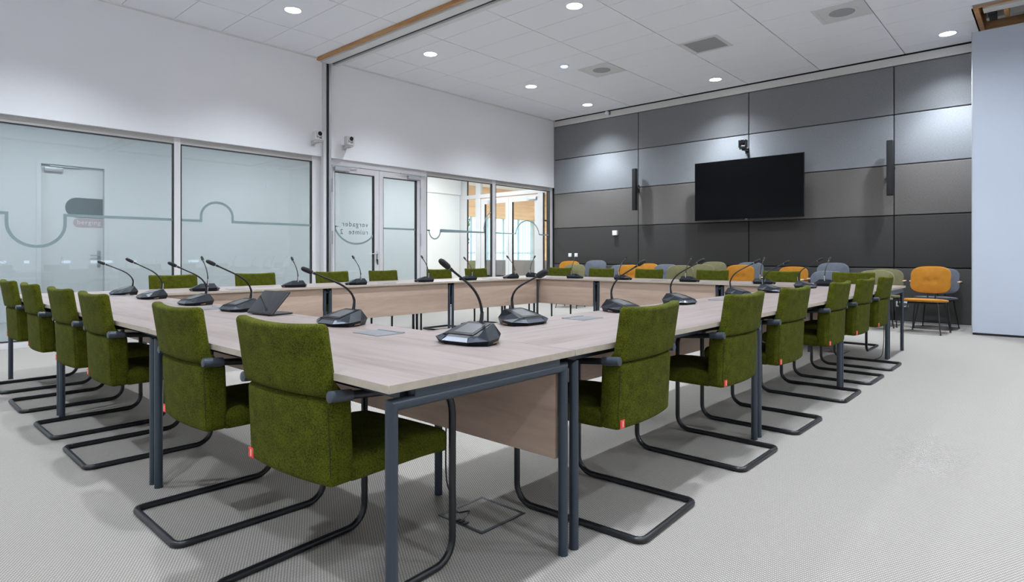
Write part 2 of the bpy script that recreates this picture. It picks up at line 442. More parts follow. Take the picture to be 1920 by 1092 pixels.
# ---------------------------------------------------------------- glass wall to the corridor
XG = XL - .085                           # plane of the glass
def frame_bar(mb, y0, y1, z0, z1, d=.06, mi=0): mb.box(XG - d / 2, XG + d / 2, y0, y1, z0, z1, .002, mi)
def stripe(parent, path, w=.034, name='stripe_decal'):
    """flat film line on the glass; path of (y, z)"""
    m = MB(); L = []; R_ = []
    P = [Vector((y, z)) for y, z in path]
    for i, p in enumerate(P):
        a = (P[i] - P[i - 1]).normalized() if i else None; c = (P[i + 1] - P[i]).normalized() if i < len(P) - 1 else None
        if a is None: a = c
        if c is None: c = a
        n1, n2 = Vector((-a.y, a.x)), Vector((-c.y, c.x)); n = (n1 + n2).normalized(); k = w / 2 / max(.4, n.dot(n1))
        L.append(p + n * k); R_.append(p - n * k)
    x0, x1 = XG + .0045, XG + .0060
    rings = [[V(x0, l.x, l.y), V(x1, l.x, l.y), V(x1, r.x, r.y), V(x0, r.x, r.y)] for l, r in zip(L, R_)]
    m.quads(rings); return m.build(name, 'decal_grey', parent, smooth=0)
def arc(cy, cz, ry, rz, a0, a1, n=24):
    return [(cy + ry * math.cos(a0 + (a1 - a0) * k / n), cz + rz * math.sin(a0 + (a1 - a0) * k / n)) for k in range(n + 1)]
ZS, ZT = 1.535, 2.553
def glazing(name, y0, y1, f0, f1, zb, gl, label):
    """fixed pane y0..y1 in a frame that fills f0..f1"""
    w = MB(); frame_bar(w, f0, y0, 0, 2.64); frame_bar(w, y1, f1, 0, 2.64); frame_bar(w, y0, y1, ZT, 2.64, .06, 2); frame_bar(w, y0, y1, 0, zb)
    g = .012
    for a in ((y0, y0 + g, zb, ZT), (y1 - g, y1, zb, ZT), (y0, y1, zb, zb + g), (y0, y1, ZT - g, ZT)): w.box(XG - .02, XG + .033, *a, 0, 1)
    o = struct(w, name, ['frame_white', 'gasket', 'frame_beige_shaded'])
    p = MB(); p.box(XG - .004, XG + .004, y0, y1, zb, ZT); p.build('pane', gl, o)
    return o
w1 = glazing('window_1', -1.2, 2.962, -1.29, 3.005, .075, 'glass_film', '')
s0, s1 = 1.235, 1.776
stripe(w1, [(-1.18, ZS), (s0, ZS), (s0, 1.44)] + arc((s0 + s1) / 2, 1.43, (s1 - s0) / 2, .27, PI, 2 * PI) + [(s1, 1.44), (s1, ZS), (2.95, ZS)])
w2 = glazing('window_2', 3.045, 4.972, 3.005, 5.115, .075, 'glass_film', '')
stripe(w2, [(3.055, ZS), (3.315, ZS)] + [(3.315, 1.58)] + arc(3.53, 1.60, .215, .20, PI, 0) + [(3.745, 1.58), (3.745, ZS), (4.96, ZS)])
w3 = glazing('window_3', 7.31, 9.075, 7.24, 9.125, .075, 'glass_clear', '')
c0 = 7.39; stripe(w3, [(7.31, ZS), (c0, ZS)] + arc(c0 + .14, ZS, .14, .16, PI, 2 * PI) + [(c0 + .28, ZS), (8.86, ZS), (8.86, ZS + .08)] + arc(9.09, ZS + .08, .23, .34, PI, PI / 2 + .07), .026)
w4 = glazing('window_4', 9.175, 11.0, 9.125, 11.10, .075, 'glass_clear', '')
stripe(w4, [(9.18, ZS), (9.84, ZS)] + arc(10.235, ZS - .06, .41, .36, PI - .18, .18) + [(10.72, ZS), (11.0, ZS)], .026)
# double glass door
fr = MB(); frame_bar(fr, 5.255, 5.33, 0, 2.64, .09); frame_bar(fr, 7.155, 7.24, 0, 2.64, .09); frame_bar(fr, 5.33, 7.155, 2.535, 2.64, .09)
door = struct(fr, 'door_1', 'frame_white')
ymid = 6.245
def leaf(y0, y1, hs, st_in):
    """one leaf; hs = +1 hinged at y1, -1 at y0"""
    l = MB(); za, zb = .008, 2.53
    a0, a1 = (y0 + .012, y0 + st_in) if hs > 0 else (y0, y0 + .032)
    b0, b1 = (y1 - .075, y1) if hs > 0 else (y1 - st_in, y1)
    gz0, gz1 = .115, 2.43
    l.box(XG - .03, XG + .035, y0 + .003, y0 + (st_in if hs > 0 else .04), za, zb, .003); l.box(XG - .03, XG + .035, y1 - (.075 if hs > 0 else st_in), y1 - .003, za, zb, .003)
    gy0, gy1 = y0 + (st_in if hs > 0 else .04), y1 - (.075 if hs > 0 else st_in)
    l.box(XG - .03, XG + .035, gy0, gy1, za, gz0, .002); l.box(XG - .03, XG + .035, gy0, gy1, gz1, zb, .002)
    g = .012
    l.box(XG - .02, XG + .0365, gy1 - g, gy1, gz0, gz1, 0, 1); l.box(XG - .02, XG + .0365, gy0, gy1, gz1 - g, gz1, 0, 1); l.box(XG - .02, XG + .0365, gy0, gy0 + g * .5, gz0, gz1, 0, 1)
    o = l.build('door_leaf', ['frame_white', 'gasket'], door)
    p = MB(); p.box(XG - .004, XG + .004, gy0, gy1, gz0, gz1); p.build('pane', 'glass_film', o)
    yh = y1 + .01 if hs > 0 else y0 - .01
    for z in (.45, 1.35, 2.2):
        h = MB(); h.lathe([(.011, -.11), (.011, -.004), (.009, -.003), (.009, .003), (.011, .004), (.011, .11)], 12, Matrix.Translation((XG + .047, yh, z))); h.build('hinge', 'alu', o)
    c = MB()
    cy0, cy1 = (y1 - .30, y1 - .02) if hs > 0 else (y0 + .02, y0 + .30)
    c.box(XG + .035, XG + .085, cy0, cy1, 2.445, 2.505, .004); c.box(XG + .06, XG + .08, min(cy0, cy1 - .45), max(cy1, cy0 + .45), 2.517, 2.532, .002)
    c.build('door_closer', 'closer_grey', o)
    return o, gy0, gy1
lf1, a0, a1 = leaf(5.335, ymid, -1, .10)
lf2, b0, b1 = leaf(ymid, 7.15, 1, .085)
stripe(lf1, [(a0, ZS), (a0 + .09, ZS)] + arc(5.80, 1.62, .42, .365, PI + .22, 2 * PI - .42) , .03)
stripe(lf2, [(b0, ZS), (b1, ZS)], .03)
MTX = Matrix(((0, 0, -1, XG - .0045), (-1, 0, 0, 6.045), (0, 1, 0, 1.545), (0, 0, 0, 1)))
text_mesh('vergader', .118, 'lettering', 'decal_ink', lf1, MTX, 1.22)
MTX2 = MTX.copy(); MTX2[2][3] = 1.415
text_mesh('ruimte  2', .118, 'lettering', 'decal_ink', lf1, MTX2, 1.22)
h = MB(); yh = ymid - .05
h.box(XG + .035, XG + .043, yh - .018, yh + .018, .93, 1.13, .003); h.tube(bend([(XG + .04, yh, 1.09), (XG + .09, yh, 1.09), (XG + .09, yh - .14, 1.09)], .015), .009, 10); h.build('handle', 'alu', lf1)
h = MB(); h.lathe([(.012, 0), (.012, .02)], 12, Matrix.Translation((XG + .04, yh, .98)) @ Matrix.Rotation(PI / 2, 4, 'Y')); h.tube([(XG + .06, yh, .98), (XG + .065, yh, .94), (XG + .06, yh + .004, .90)], .008, 8); h.build('lock_cylinder', 'gasket', lf1)

# ---------------------------------------------------------------- corridor and lounge beyond the glass
XC, YP = -12.3, 11.5
b = MB(); b.box(-18, XL - .25, YN - 1, 26, -.1, 0); struct(b, 'floor_corridor', 'corridor_floor')
b = MB(); b.box(XC - .2, XC, YN - 1, 1.55, 0, 2.72)
DY0, DY1, DZ = 2.165, 3.045, 2.56
b = MB(); b.box(XC - .2, XC, YN - 1, DY0, 0, 3.3); b.box(XC - .2, XC, DY1, YP - .05, 0, 3.3); b.box(XC - .2, XC, DY0, DY1, DZ, 3.3); b.box(XC, XC + .06, 10.0, YP - .05, 2.73, 3.3)
struct(b, 'wall_corridor', 'corridor_wall')
b = MB(); b.box(XC - .2, XL - .2, YN - 1, YP - .04, 3.3, 3.4); struct(b, 'ceiling_corridor', 'ceiling_tile')
b = MB(); b.box(XC - .25, XL - .25, YN - 1.1, YN - 1, 0, 3.4); struct(b, 'wall_corridor_end', 'corridor_wall')
b = MB(); b.box(XL - .26, XL - .25, YN - 1, YB + .3, 2.64, 3.4); struct(b, 'wall_corridor_near', 'corridor_wall')
# storage-room door in the corridor
fr = MB(); fr.box(XC - .02, XC + .012, DY0 - .06, DY0, 0, DZ + .06, .003); fr.box(XC - .02, XC + .012, DY1, DY1 + .06, 0, DZ + .06, .003); fr.box(XC - .02, XC + .012, DY0, DY1, DZ, DZ + .06, .003)
d2 = struct(fr, 'door_2', 'corridor_wall')
l = MB(); l.box(XC - .10, XC - .06, DY0 + .005, DY1 - .005, .005, DZ - .005, .002); lf = l.build('door_leaf', 'corridor_wall', d2)
XD = XC - .06
yL, yR = 2.50, DY1 - .006
m = MB(); r_ = .17; zc = 1.885
m.prism([(yR, 1.70), (yR, zc + r_ * .9)] + [(yL + r_ + r_ * math.cos(a), zc - .015 + r_ * math.sin(a)) for a in [PI / 2 + PI * k / 20 for k in range(21)]], XD, XD + .0015, 'yz')
m.build('sign_film', 'decal_dark', lf, 0)
m = MB(); yl2 = 2.61; m.prism([(yR, 1.535), (yR, 1.695)] + [(yl2 + .08 + .08 * math.cos(a), 1.615 + .08 * math.sin(a)) for a in [PI / 2 + PI * k / 14 for k in range(15)]], XD + .0016, XD + .003, 'yz')
m.build('name_film', 'decal_pink', lf, 0)
text_mesh('berging', .104, 'lettering', 'decal_text', lf, Matrix(((0, 0, 1, XD + .0035), (1, 0, 0, 2.665), (0, 1, 0, 1.592), (0, 0, 0, 1))), 1.12)
h = MB(); h.box(XD, XD + .01, DY1 - .09, DY1 - .045, .86, 1.14, .02); h.tube(bend([(XD, DY1 - .067, 1.06), (XD + .05, DY1 - .067, 1.06), (XD + .05, DY1 - .20, 1.06)], .015), .010, 10); h.build('handle', 'alu', lf)
h = MB(); h.box(XD, XD + .06, DY0 + .05, DY0 + .30, DZ - .115, DZ - .045, .004); h.box(XD + .03, XD + .05, DY0 + .12, DY0 + .55, DZ - .03, DZ - .015, .002); h.build('door_closer', 'alu', lf)
# light switch in the corridor
p = on_x(502, XC, 349); m = MB(); m.box(XC, XC + .012, p.y - .04, p.y + .04, p.z - .04, p.z + .04, .003); o = m.build('light_switch', 'switch_white'); tag(o, 'small white switch plate on the corridor wall seen through the second pane', 'switch')

# glazed partition with a double door at the end of the corridor
def px_on_p(x): return on_y(x, YP).x
fp = MB(); ZP = 2.60
def post(xa, xb, z0=0, z1=3.3, d=.08): fp.box(px_on_p(xa), px_on_p(xb), YP - d / 2, YP + d / 2, z0, z1, .003)
post(862.5, 877); post(893.5, 902.5); post(1010, 1019.5)
fp.box(px_on_p(862.5), XL - .2, YP - .05, YP + .05, 2.60, 2.70, .003); fp.box(px_on_p(862.5), XL - .2, YP - .05, YP + .05, 3.2, 3.3)
d3 = struct(fp, 'door_3', 'frame_white')
for xa, xb, m0, m1, hx in ((902.5, 955, 7.5, 6, 925), (955, 1010, 6.5, 6.5, 1000)):
    l = MB(); A, B = px_on_p(xa) + .004, px_on_p(xb) - .004; GA, GB = px_on_p(xa + m0), px_on_p(xb - m1); zt = 2.575
    l.box(A, GA, YP - .025, YP + .025, .01, zt, .003); l.box(GB, B, YP - .025, YP + .025, .01, zt, .003); l.box(GA, GB, YP - .025, YP + .025, .01, .12); l.box(GA, GB, YP - .025, YP + .025, 2.43, zt)
    l.box(GA, GA + .012, YP - .028, YP + .026, .12, 2.43, 0, 1)
    o = l.build('door_leaf', ['frame_white', 'gasket'], d3)
    p = MB(); p.box(GA, GB, YP - .003, YP + .003, .12, 2.43); p.build('pane', 'glass_lounge', o)
    c = MB(); ch = px_on_p(hx); c.box(ch - .14, ch + .14, YP - .085, YP - .025, 2.45, 2.52, .004); c.build('door_closer', 'alu', o)
for xa, xb in ((877, 893.5), (1019.5, 1060)):
    p = MB(); xb_ = min(px_on_p(xb), XL - .2); p.box(px_on_p(xa), xb_, YP - .003, YP + .003, .02, 2.6); p.box(px_on_p(xa), px_on_p(xa) + .012, YP - .02, YP + .02, .02, 3.2, 0, 1); p.build('pane', ['glass_lounge', 'gasket'], d3)
p = MB(); p.box(px_on_p(877), XL - .2, YP - .003, YP + .003, 2.7, 3.2); p.build('pane', 'glass_lounge', d3)

XF = -17.3                               # lounge facade
b = MB(); b.box(XF - .3, XL - .2, YP + .05, 26, 3.85, 3.95); b.box(XC - .2, XL - .2, YP - .04, YP + .05, 3.3, 3.95); struct(b, 'ceiling_lounge', 'wall_white')
b = MB(); b.box(XF - .2, XF, YP - .2, 26, 2.62, 3.85); b.box(XF - .2, XF, YP - .2, 26, 0, .12)
b.box(XF - .2, XF, YP - .2, 13, 0, 2.7); b.box(XF - .2, XF, 20.6, 26, 0, 2.7)
b.box(XF - .2, XL - .2, 26, 26.2, 0, 3.9); struct(b, 'wall_lounge', 'wood_wall')
b = MB(); b.box(XF, XC - .2, YP - .2, YP - .05, 0, 3.9); struct(b, 'wall_lounge_side', 'corridor_wall')
b = MB(); b.box(XL - .25, XL - .05, YB + .3, 26, 0, 3.9); struct(b, 'wall_lounge_right', 'wood_wall')
fm = MB()
for y in [13 + .95 * k for k in range(9)]: fm.box(XF - .12, XF - .06, y - .03, y + .03, .12, 2.62)
fm.box(XF - .12, XF - .06, 13, 20.6, 1.15, 1.2); fm.box(XF - .12, XF - .06, 13, 20.6, .12, .18)
w5 = struct(fm, 'window_5', 'frame_white')
p = MB(); p.box(XF - .095, XF - .089, 13, 20.6, .12, 2.62); p.build('pane', 'glass_lounge', w5)
def curtain(y0, y1, z0, z1, name, label):
    m = MB(); n = int((y1 - y0) / .02); r0, r1 = [], []
    for k in range(n + 1):
        y = y0 + (y1 - y0) * k / n; x = XF + .12 + .045 * math.sin(k * .02 / .17 * 2 * PI) + .012 * math.sin(k * .37)
        r0.append(V(x, y, z0)); r1.append(V(x, y, z1))
    m.quads([r0, r1], closed=False, caps=False); return tag(m.build(name, 'curtain_sheer'), label, 'curtain')
curtain(13.0, 16.4, .04, 2.60, 'sheer_curtain', 'left sheer pleated curtain over the lounge window beyond the glass doors')
curtain(16.55, 20.5, .04, 2.60, 'sheer_curtain', 'right sheer pleated curtain over the lounge window beyond the glass doors')
# garden trees behind the lounge window
b = MB(); b.box(-60, XF - .2, -5, 45, -.2, -.1); struct(b, 'ground', 'grass')
def tree(x, y, h, r, seed, label):
    rnd = random.Random(seed); root = empty('tree', (x, y, -.1))
    t = MB(); t.tube([(0, 0, 0), (.05, .03, h * .5), (0, .1, h * .8)], [.18, .13, .06], 8); t.build('trunk', 'bark', root)
    f = MB()
    for k in range(1400):
        d = Vector((rnd.gauss(0, 1), rnd.gauss(0, 1), rnd.gauss(0, 1))).normalized() * r * rnd.random() ** .4; d.z *= 1.25
        c = Vector((0, 0, h * .62)) + d; s_ = .14 + .12 * rnd.random()
        M = Matrix.Translation(c) @ Matrix.Rotation(rnd.random() * 6.3, 4, Vector((rnd.random() - .5, rnd.random() - .5, rnd.random() - .5)).normalized())
        f.bm.faces.new([f.bm.verts.new(M @ Vector(q)) for q in ((-s_, 0, 0), (0, -s_ * .5, 0), (s_, 0, .02), (0, s_ * .5, 0))])
    f.build('crown', 'leaf', root, 0); tag(root, label, 'tree', 'garden trees')
tree(-24, 17.8, 4.6, 1.6, 1, 'leafy green garden tree outside the lounge window, leftmost seen')
tree(-29, 25.5, 5.2, 1.9, 2, 'leafy green garden tree outside the lounge window, right of the middle one')
tree(-25.5, 22.2, 3.4, 1.2, 3, 'smaller leafy garden tree outside the lounge window, between the two others')

# ================================================================ TABLES
def make_table():
    root = empty('meeting_table')
    t = MB(); t.box(-.899, .899, -.3995, .3995, TT - .022, TT, .0012, 0, 1)
    top = t.build('tabletop', ['table_wood', 'table_edge'], root)
    for p in top.data.polygons:
        if p.center.z < TT - .002: p.material_index = 1
    R = .0172; zc = TT - .022 - .038; ex, ey = .868, .368
    for sx in (-1, 1):
        for sy in (-1, 1):
            g = MB(); g.cut_tube((sx * ex, sy * ey, .006), (sx * ex, sy * ey, zc), R, (0, 0, 1), (0, -sy, 1), 16)
            g.lathe([(.0178, 0), (.0178, .008)], 16, Matrix.Translation((sx * ex, sy * ey, 0))); g.build('leg', 'metal_dark', root)
        g = MB(); g.cut_tube((sx * ex, -ey, zc), (sx * ex, ey, zc), R, (0, 1, 1), (0, -1, 1), 16); g.build('crossbar', 'metal_dark', root)
        g = MB(); g.box(sx * ex - .017 - sx * .004, sx * ex + .017 - sx * .004, -.30, .335, TT - .05, TT - .0225, .006); g.build('spacer_rail', 'metal_dark', root)
    for sy in (-1, 1):
        g = MB(); g.box(-.84, .84, sy * .30 - .02, sy * .30 + .02, TT - .058, TT - .0225, .003); g.build('side_rail', 'metal_dark', root)
    g = MB(); g.box(-.845, .845, .352, .370, .335, TT - .024, .001); g.build('modesty_panel', 'panel_wood', root)
    g = MB(); g.box(-.09, .09, .14, .27, TT - .004, TT + .0025, .001); g.box(-.085, .085, .265, .285, TT - .003, TT + .0045, .001, 0); g.build('cable_flap', 'flap_grey', root)
    return root
table = make_table(); first = True
def place(proto, x, y, rz, z=0):
    o = copy_tree(proto); o.location = (x, y, z); o.rotation_euler = (0, 0, rz); return o
rowname = {'near': 'front row nearest the camera', 'right': 'right-hand row', 'left': 'row along the glass wall', 'far': 'back row below the screen'}
TB = {'near': [(X0 - .9 - 1.8 * k, Y0 + .4, 0) for k in range(3)],
      'right': [(X0 - .4, Y0 + .8 + .9 + 1.8 * k, PI / 2) for k in range(3)],
      'left': [(X0 - 5.0, Y0 + .8 + .9 + 1.8 * k, -PI / 2) for k in range(3)],
      'far': [(X0 - .9 - 1.8 * k, Y0 + 6.6, PI) for k in range(3)]}
pos3 = {'near': ['at the near corner', 'in the middle', 'at the glass wall end'], 'right': ['at the near corner', 'in the middle', 'at the far end'],
        'left': ['at its near end', 'in its middle', 'at its far end'], 'far': ['at its right end', 'in its middle', 'at its left end']}
for r in TB:
    for k, (x, y, a) in enumerate(TB[r]):
        if first: o = table; o.location = (x, y, 0); o.rotation_euler = (0, 0, a); first = False
        else: o = place(table, x, y, a)
        tag(o, f'pale wood meeting table of the {rowname[r]}, {pos3[r][k]}'.replace('row nearest', 'row nearest'), 'table', 'meeting tables set in a ring')

# ================================================================ GREEN CHAIRS
def make_chair():
    root = empty('conference_chair')
    W = .225; ZTOP, ZS_, ZB = .862, .650, .388
    def up(p):
        u = (p.z - ZS_) / (ZTOP - ZS_); c = 1 - (p.x / W) ** 2
        return V(p.x, -.212 - .032 * u + p.y * (1 + .6 * max(0, 1 - u / .18)) - .024 * c, p.z - .009 * c * max(0, u) ** 2)
    m = MB(); m.rbox(-W, W, 0, .047, ZS_ - .004, ZTOP, .018, (12, 2, 8), up); m.build('backrest', 'green_wool', root)
    def lo(p):
        u = (p.z - ZB) / (ZS_ - ZB)
        return V(p.x, -.192 - .012 * u + p.y - .022 * (1 - (p.x / W) ** 2), p.z)
    m = MB(); m.rbox(-W + .004, W - .004, 0, .09, ZB, ZS_ - .003, .022, (12, 3, 7), lo); low = m.build('lower_backrest', 'green_wool', root)
    for s in (-1, 1):                    # sewn seams down the rear edges
        sm = MB(); sm.tube([lo(V(s * (W - .0105), .0055, ZB + .03 + (ZS_ - ZB - .06) * k / 8)) for k in range(9)], .0012, 5); sm.build('seam', 'seam_thread', low)
    def st(p):
        u = (p.x / .219); v = (p.y - .1) / .2
        return V(p.x, p.y, p.z + (.012 * (1 - u * u) * max(0, 1 - v * v) if p.z > .42 else 0) - .012 * max(0, v) ** 3)
    m = MB(); m.rbox(-.2225, .2225, -.13, .285, .385, .464, .026, (8, 8, 3), st); m.build('seat', 'green_wool', root)
    r = .0128; xs_ = .236; path = []
    ctr = [(-xs_, -.16, .652), (-xs_, .283, .612), (-xs_, .283, r), (-xs_, -.30, r), (xs_, -.30, r), (xs_, .283, r), (xs_, .283, .612), (xs_, -.16, .652)]
    f = MB(); f.tube(bend(ctr, [.11, .075, .032, .032, .075, .11], 7), r, 12); f.build('frame', 'metal_black', root)
    for s in (-1, 1):
        g = MB(); g.lathe([(.011, 0), (.0168, .003), (.0172, .012), (.0172, .068), (.0165, .074), (.0128, .075)], 16,
                          Matrix.Translation((s * xs_, -.212, .657)) @ Matrix.Rotation(-PI / 2 - .088, 4, 'X')); g.build('arm_sleeve', 'sleeve', root)
    g = MB(); x = -W + .022; yb = lo(V(x, 0, .43)).y
    g.box(x - .009, x + .019, yb - .0035, yb + .002, .398, .430, .001); g.box(x + .004, x + .007, yb - .0042, yb - .003, .403, .425, 0, 1)
    g.build('fabric_tag', ['tag_red', 'tag_white'], root)['label'] = 'small red fabric tag'
    return root
chair = make_chair(); first = True
off = .172
CH = {'near': [(x, Y0 + off, 0) for x in (-1.755, -2.572, -3.752, -4.474, -5.345, -6.17)],
      'right': [(X0 - off, y, PI / 2) for y in (2.165, 3.155, 3.975, 5.01, 5.82, 6.62)],
      'left': [(X0 - 5.4 + off, y, -PI / 2) for y in (2.26, 3.11, 4.08, 4.85, 5.83, 6.58)],
      'far': [(x, Y0 + 7.0 - off, PI) for x in (-1.79, -2.60, -3.51, -4.48, -5.31, -6.14)]}
chl = {'near': 'green wool chair in the front row, back to us, {} from the near table corner',
       'right': 'green wool chair with red tag in the right-hand row, {} from the near end',
       'left': 'green wool chair facing us by the glass wall, {} from the left',
       'far': 'green wool chair facing us across the back table, {} from the right'}
for r in CH:
    for k, (x, y, a) in enumerate(CH[r]):
        a += (.07 if r == 'near' else .045) if k == 0 and r in ('near', 'right') else random.uniform(-.02, .02)
        if first: o = chair; o.location = (x, y, 0); o.rotation_euler = (0, 0, a); first = False
        else: o = place(chair, x, y, a)
        tag(o, chl[r].format(ORD[k]), 'chair', 'green conference chairs round the tables')

# ================================================================ MICROPHONE UNITS
def make_mic():
    root = empty('microphone_unit')
    # faceted body: underside ring, waist ring, sloping top
    lowp = [(-.118, -.045), (-.055, -.082), (.055, -.082), (.118, -.045), (.112, .02), (.072, .085), (-.072, .085), (-.112, .02)]
    mid = [(-.130, -.050), (-.060, -.092), (.060, -.092), (.130, -.050), (.126, .02), (.078, .094), (-.078, .094), (-.126, .02)]
    zm = [.020, .014, .014, .020, .026, .030, .030, .026]
    top = [(-.084, -.058), (-.050, -.064), (.050, -.064), (.084, -.058), (.074, .0), (.060, .070), (-.060, .070), (-.074, .0)]
    zt = [.036, .035, .035, .036, .056, .072, .072, .056]
    b = MB(); b.quads([[V(x, y, 0) for x, y in lowp], [V(x, y, z) for (x, y), z in zip(mid, zm)], [V(x, y, z) for (x, y), z in zip(top, zt)]])
    body = b.build('base', 'mic_body', root, 12)
    # screen sunk on the slope
    def slope(y): return .035 + (y + .064) / .134 * .037
    s = MB(); s.quads([[V(x, y, slope(y) + dz) for x, y in ((-.062, -.058), (.062, -.058), (.055, .064), (-.055, .064))] for dz in (-.004, .0022)]); s.build('screen_surround', 'mic_screen_frame', root, 0)
    s = MB(); s.quads([[V(x, y, slope(y) + dz) for x, y in ((-.046, -.042), (.046, -.042), (.043, .044), (-.043, .044))] for dz in (0, .0030)]); s.build('screen', 'mic_screen', root, 0)
    z = MB()
    for sg in (-1, 1):
        z.quads([[V(sg * .128, -.0495, .019), V(sg * .064, -.0912, .0135), V(sg * .058, -.072, .030), V(sg * .088, -.060, .0335)],
                 [V(sg * .129, -.0515, .0205), V(sg * .063, -.0938, .0150), V(sg * .057, -.0740, .0315), V(sg * .087, -.0615, .0348)]])
    z.quads([[V(-.062, -.0915, .0135), V(.062, -.0915, .0135), V(.050, -.074, .027), V(-.050, -.074, .027)], [V(-.062, -.0935, .015), V(.062, -.0935, .015), V(.050, -.0755, .0285), V(-.050, -.0755, .0285)]])
    z.build('front_bezel', 'mic_bezel', root, 0)
    for sg in (-1, 1):
        p = MB(); p.box(sg * .114 - .006, sg * .114 + .006, -.012, .020, .006, .018, .002); p.build('port', 'port_brass', root)
    g = MB(); g.tube([(0, .066, .055), (0, .072, .085), (0, .075, .112)], [.0085, .0075, .006], 10); sl = g.build('stem_socket', 'mic_stem', root)
    g = MB(); g.quads([[V(-.0045, .0755, .058), V(.0045, .0755, .058), V(.0045, .0805, .058), V(-.0045, .0805, .058)], [V(-.0045, .079, .112), V(.0045, .079, .112), V(.0045, .0832, .114), V(-.0045, .0832, .114)]]); g.build('release_clip', 'alu', sl, 0)
    return root
mic_root = make_mic()
foam = {}
def add_stem(root, lean, rise, side, big=1.0):
    """gooseneck leaning towards the user by lean, tip rise above the table, sideways by side"""
    P0, P1 = V(0, .075, .108), V(side, .075 - lean, rise)
    c = V(side * .08, .066, .108 + (rise - .108) * .36); E_ = c.lerp(P1, .36)
    pts = [P0 * (1 - t) ** 2 + c * 2 * t * (1 - t) + E_ * t * t for t in [k / 8 for k in range(9)]]
    d = (P1 - c).normalized(); pts += [E_.lerp(P1, .4), P1 - d * .055]
    m = MB(); m.tube(pts, [.0062] * 2 + [.0052] * 6 + [.0045] * 3, 8); st = m.build('gooseneck', 'mic_stem', root)
    M = Matrix.Translation(P1 - d * .058) @ d.to_track_quat('Z', 'Y').to_matrix().to_4x4()
    h = MB(); h.lathe([(.0052, -.022), (.0062, -.016), (.0068, 0)], 12, M); h.lathe([(.0072, 0), (.0074, .003)], 12, M, 1); h.build('collar', ['mic_stem', 'alu'], root)
    h = MB(); h.lathe([(.0085 * big, .003), (.0112 * big, .010 * big), (.0118 * big, .030 * big), (.0112 * big, .046 * big), (.0085 * big, .056 * big), (.004 * big, .060 * big)], 16, M); h.build('mic_head', 'mic_foam', root)
inn = .275
nearx = [-1.665, on_y(640, Y0 + .4 + inn).x, on_y(449, Y0 + .4 + inn).x, on_y(366, Y0 + .4 + inn).x, on_y(284, Y0 + .4 + inn).x, on_y(231, Y0 + .4 + inn).x]
rightY = [2.22] + [on_x(px, X0 - .4 - inn).y for px in (1166, 1275, 1386, 1446, 1511)]
leftY = [on_x(px, X0 - 5.0 + inn).y for px in (385, 553, 669, 796, 878, 958)]
farX = [on_y(px, Y0 + 6.6 - inn).x for px in (1550, 1431, 1291, 1167, 1077, 1000)]
MC = {'near': [(x, Y0 + .4 + inn, 0) for x in nearx], 'right': [(X0 - .4 - inn, y, PI / 2) for y in rightY],
      'left': [(X0 - 5.0 + inn, y, -PI / 2) for y in leftY], 'far': [(x, Y0 + 6.6 - inn, PI) for x in farX]}
mcl = {'near': 'black gooseneck microphone unit on the front row of tables, {} from the near corner',
       'right': 'black gooseneck microphone unit on the right-hand row of tables, {} from the near corner',
       'left': 'black gooseneck microphone unit on the tables along the glass wall, {} from the left',
       'far': 'black gooseneck microphone unit on the back tables, {} from the right'}
LEAN = {('near', 0): (.245, .315, 0), ('near', 1): (.285, .275, 0), ('right', 0): (.30, .255, -.10)}
rr = random.Random(5)
for r in MC:
    for k, (x, y, a) in enumerate(MC[r]):
        o = copy_tree(mic_root); o.location = (x, y, TT); o.rotation_euler = (0, 0, a + rr.uniform(-.10, .10) + (.10 if (r, k) == ('near', 0) else 0))
        ln = LEAN.get((r, k)) or {'near': (rr.uniform(.24, .28), rr.uniform(.28, .31), rr.uniform(-.02, .02)), 'right': (rr.uniform(.22, .26), rr.uniform(.285, .31), rr.uniform(-.02, .03)),
              'left': (rr.uniform(.12, .17), rr.uniform(.31, .34), rr.uniform(-.03, .03)), 'far': (rr.uniform(.13, .18), rr.uniform(.31, .34), rr.uniform(-.03, .03))}[r]
        add_stem(o, *ln, big=1.35 if (r, k) == ('right', 0) else 1.0)
        tag(o, mcl[r].format(ORD[k]), 'microphone', 'microphone units on the tables')
for ch in list(mic_root.children_recursive) + [mic_root]: bpy.data.objects.remove(ch)

# tablet on the front row
tb = empty('touch_panel', (-3.30, Y0 + .66, TT), .10)
m = MB(); m.rbox(-.085, .085, -.03, .12, 0, .011, .004, (2, 2, 1)); m.build('foot', 'tablet_body', tb)
TM = Matrix.Translation((0, -.04, .012)) @ Matrix.Rotation(math.radians(47), 4, 'X')
m = MB(); m.rbox(-.125, .125, 0, .165, -.012, 0, .004, (2, 2, 1), lambda p: TM @ p); m.build('body', 'tablet_body', tb)
m = MB(); m.rbox(-.120, .120, .006, .160, -.0005, .0012, .0005, (1, 1, 1), lambda p: TM @ p); m.build('screen', 'tablet_screen', tb)
m = MB(); m.tube([(0, .02, .008), (0, .03, .06)], .012, 10); m.build('hinge', 'tablet_body', tb)
tag(tb, 'black tilted touch panel on a foot beside the third microphone of the front row', 'tablet')

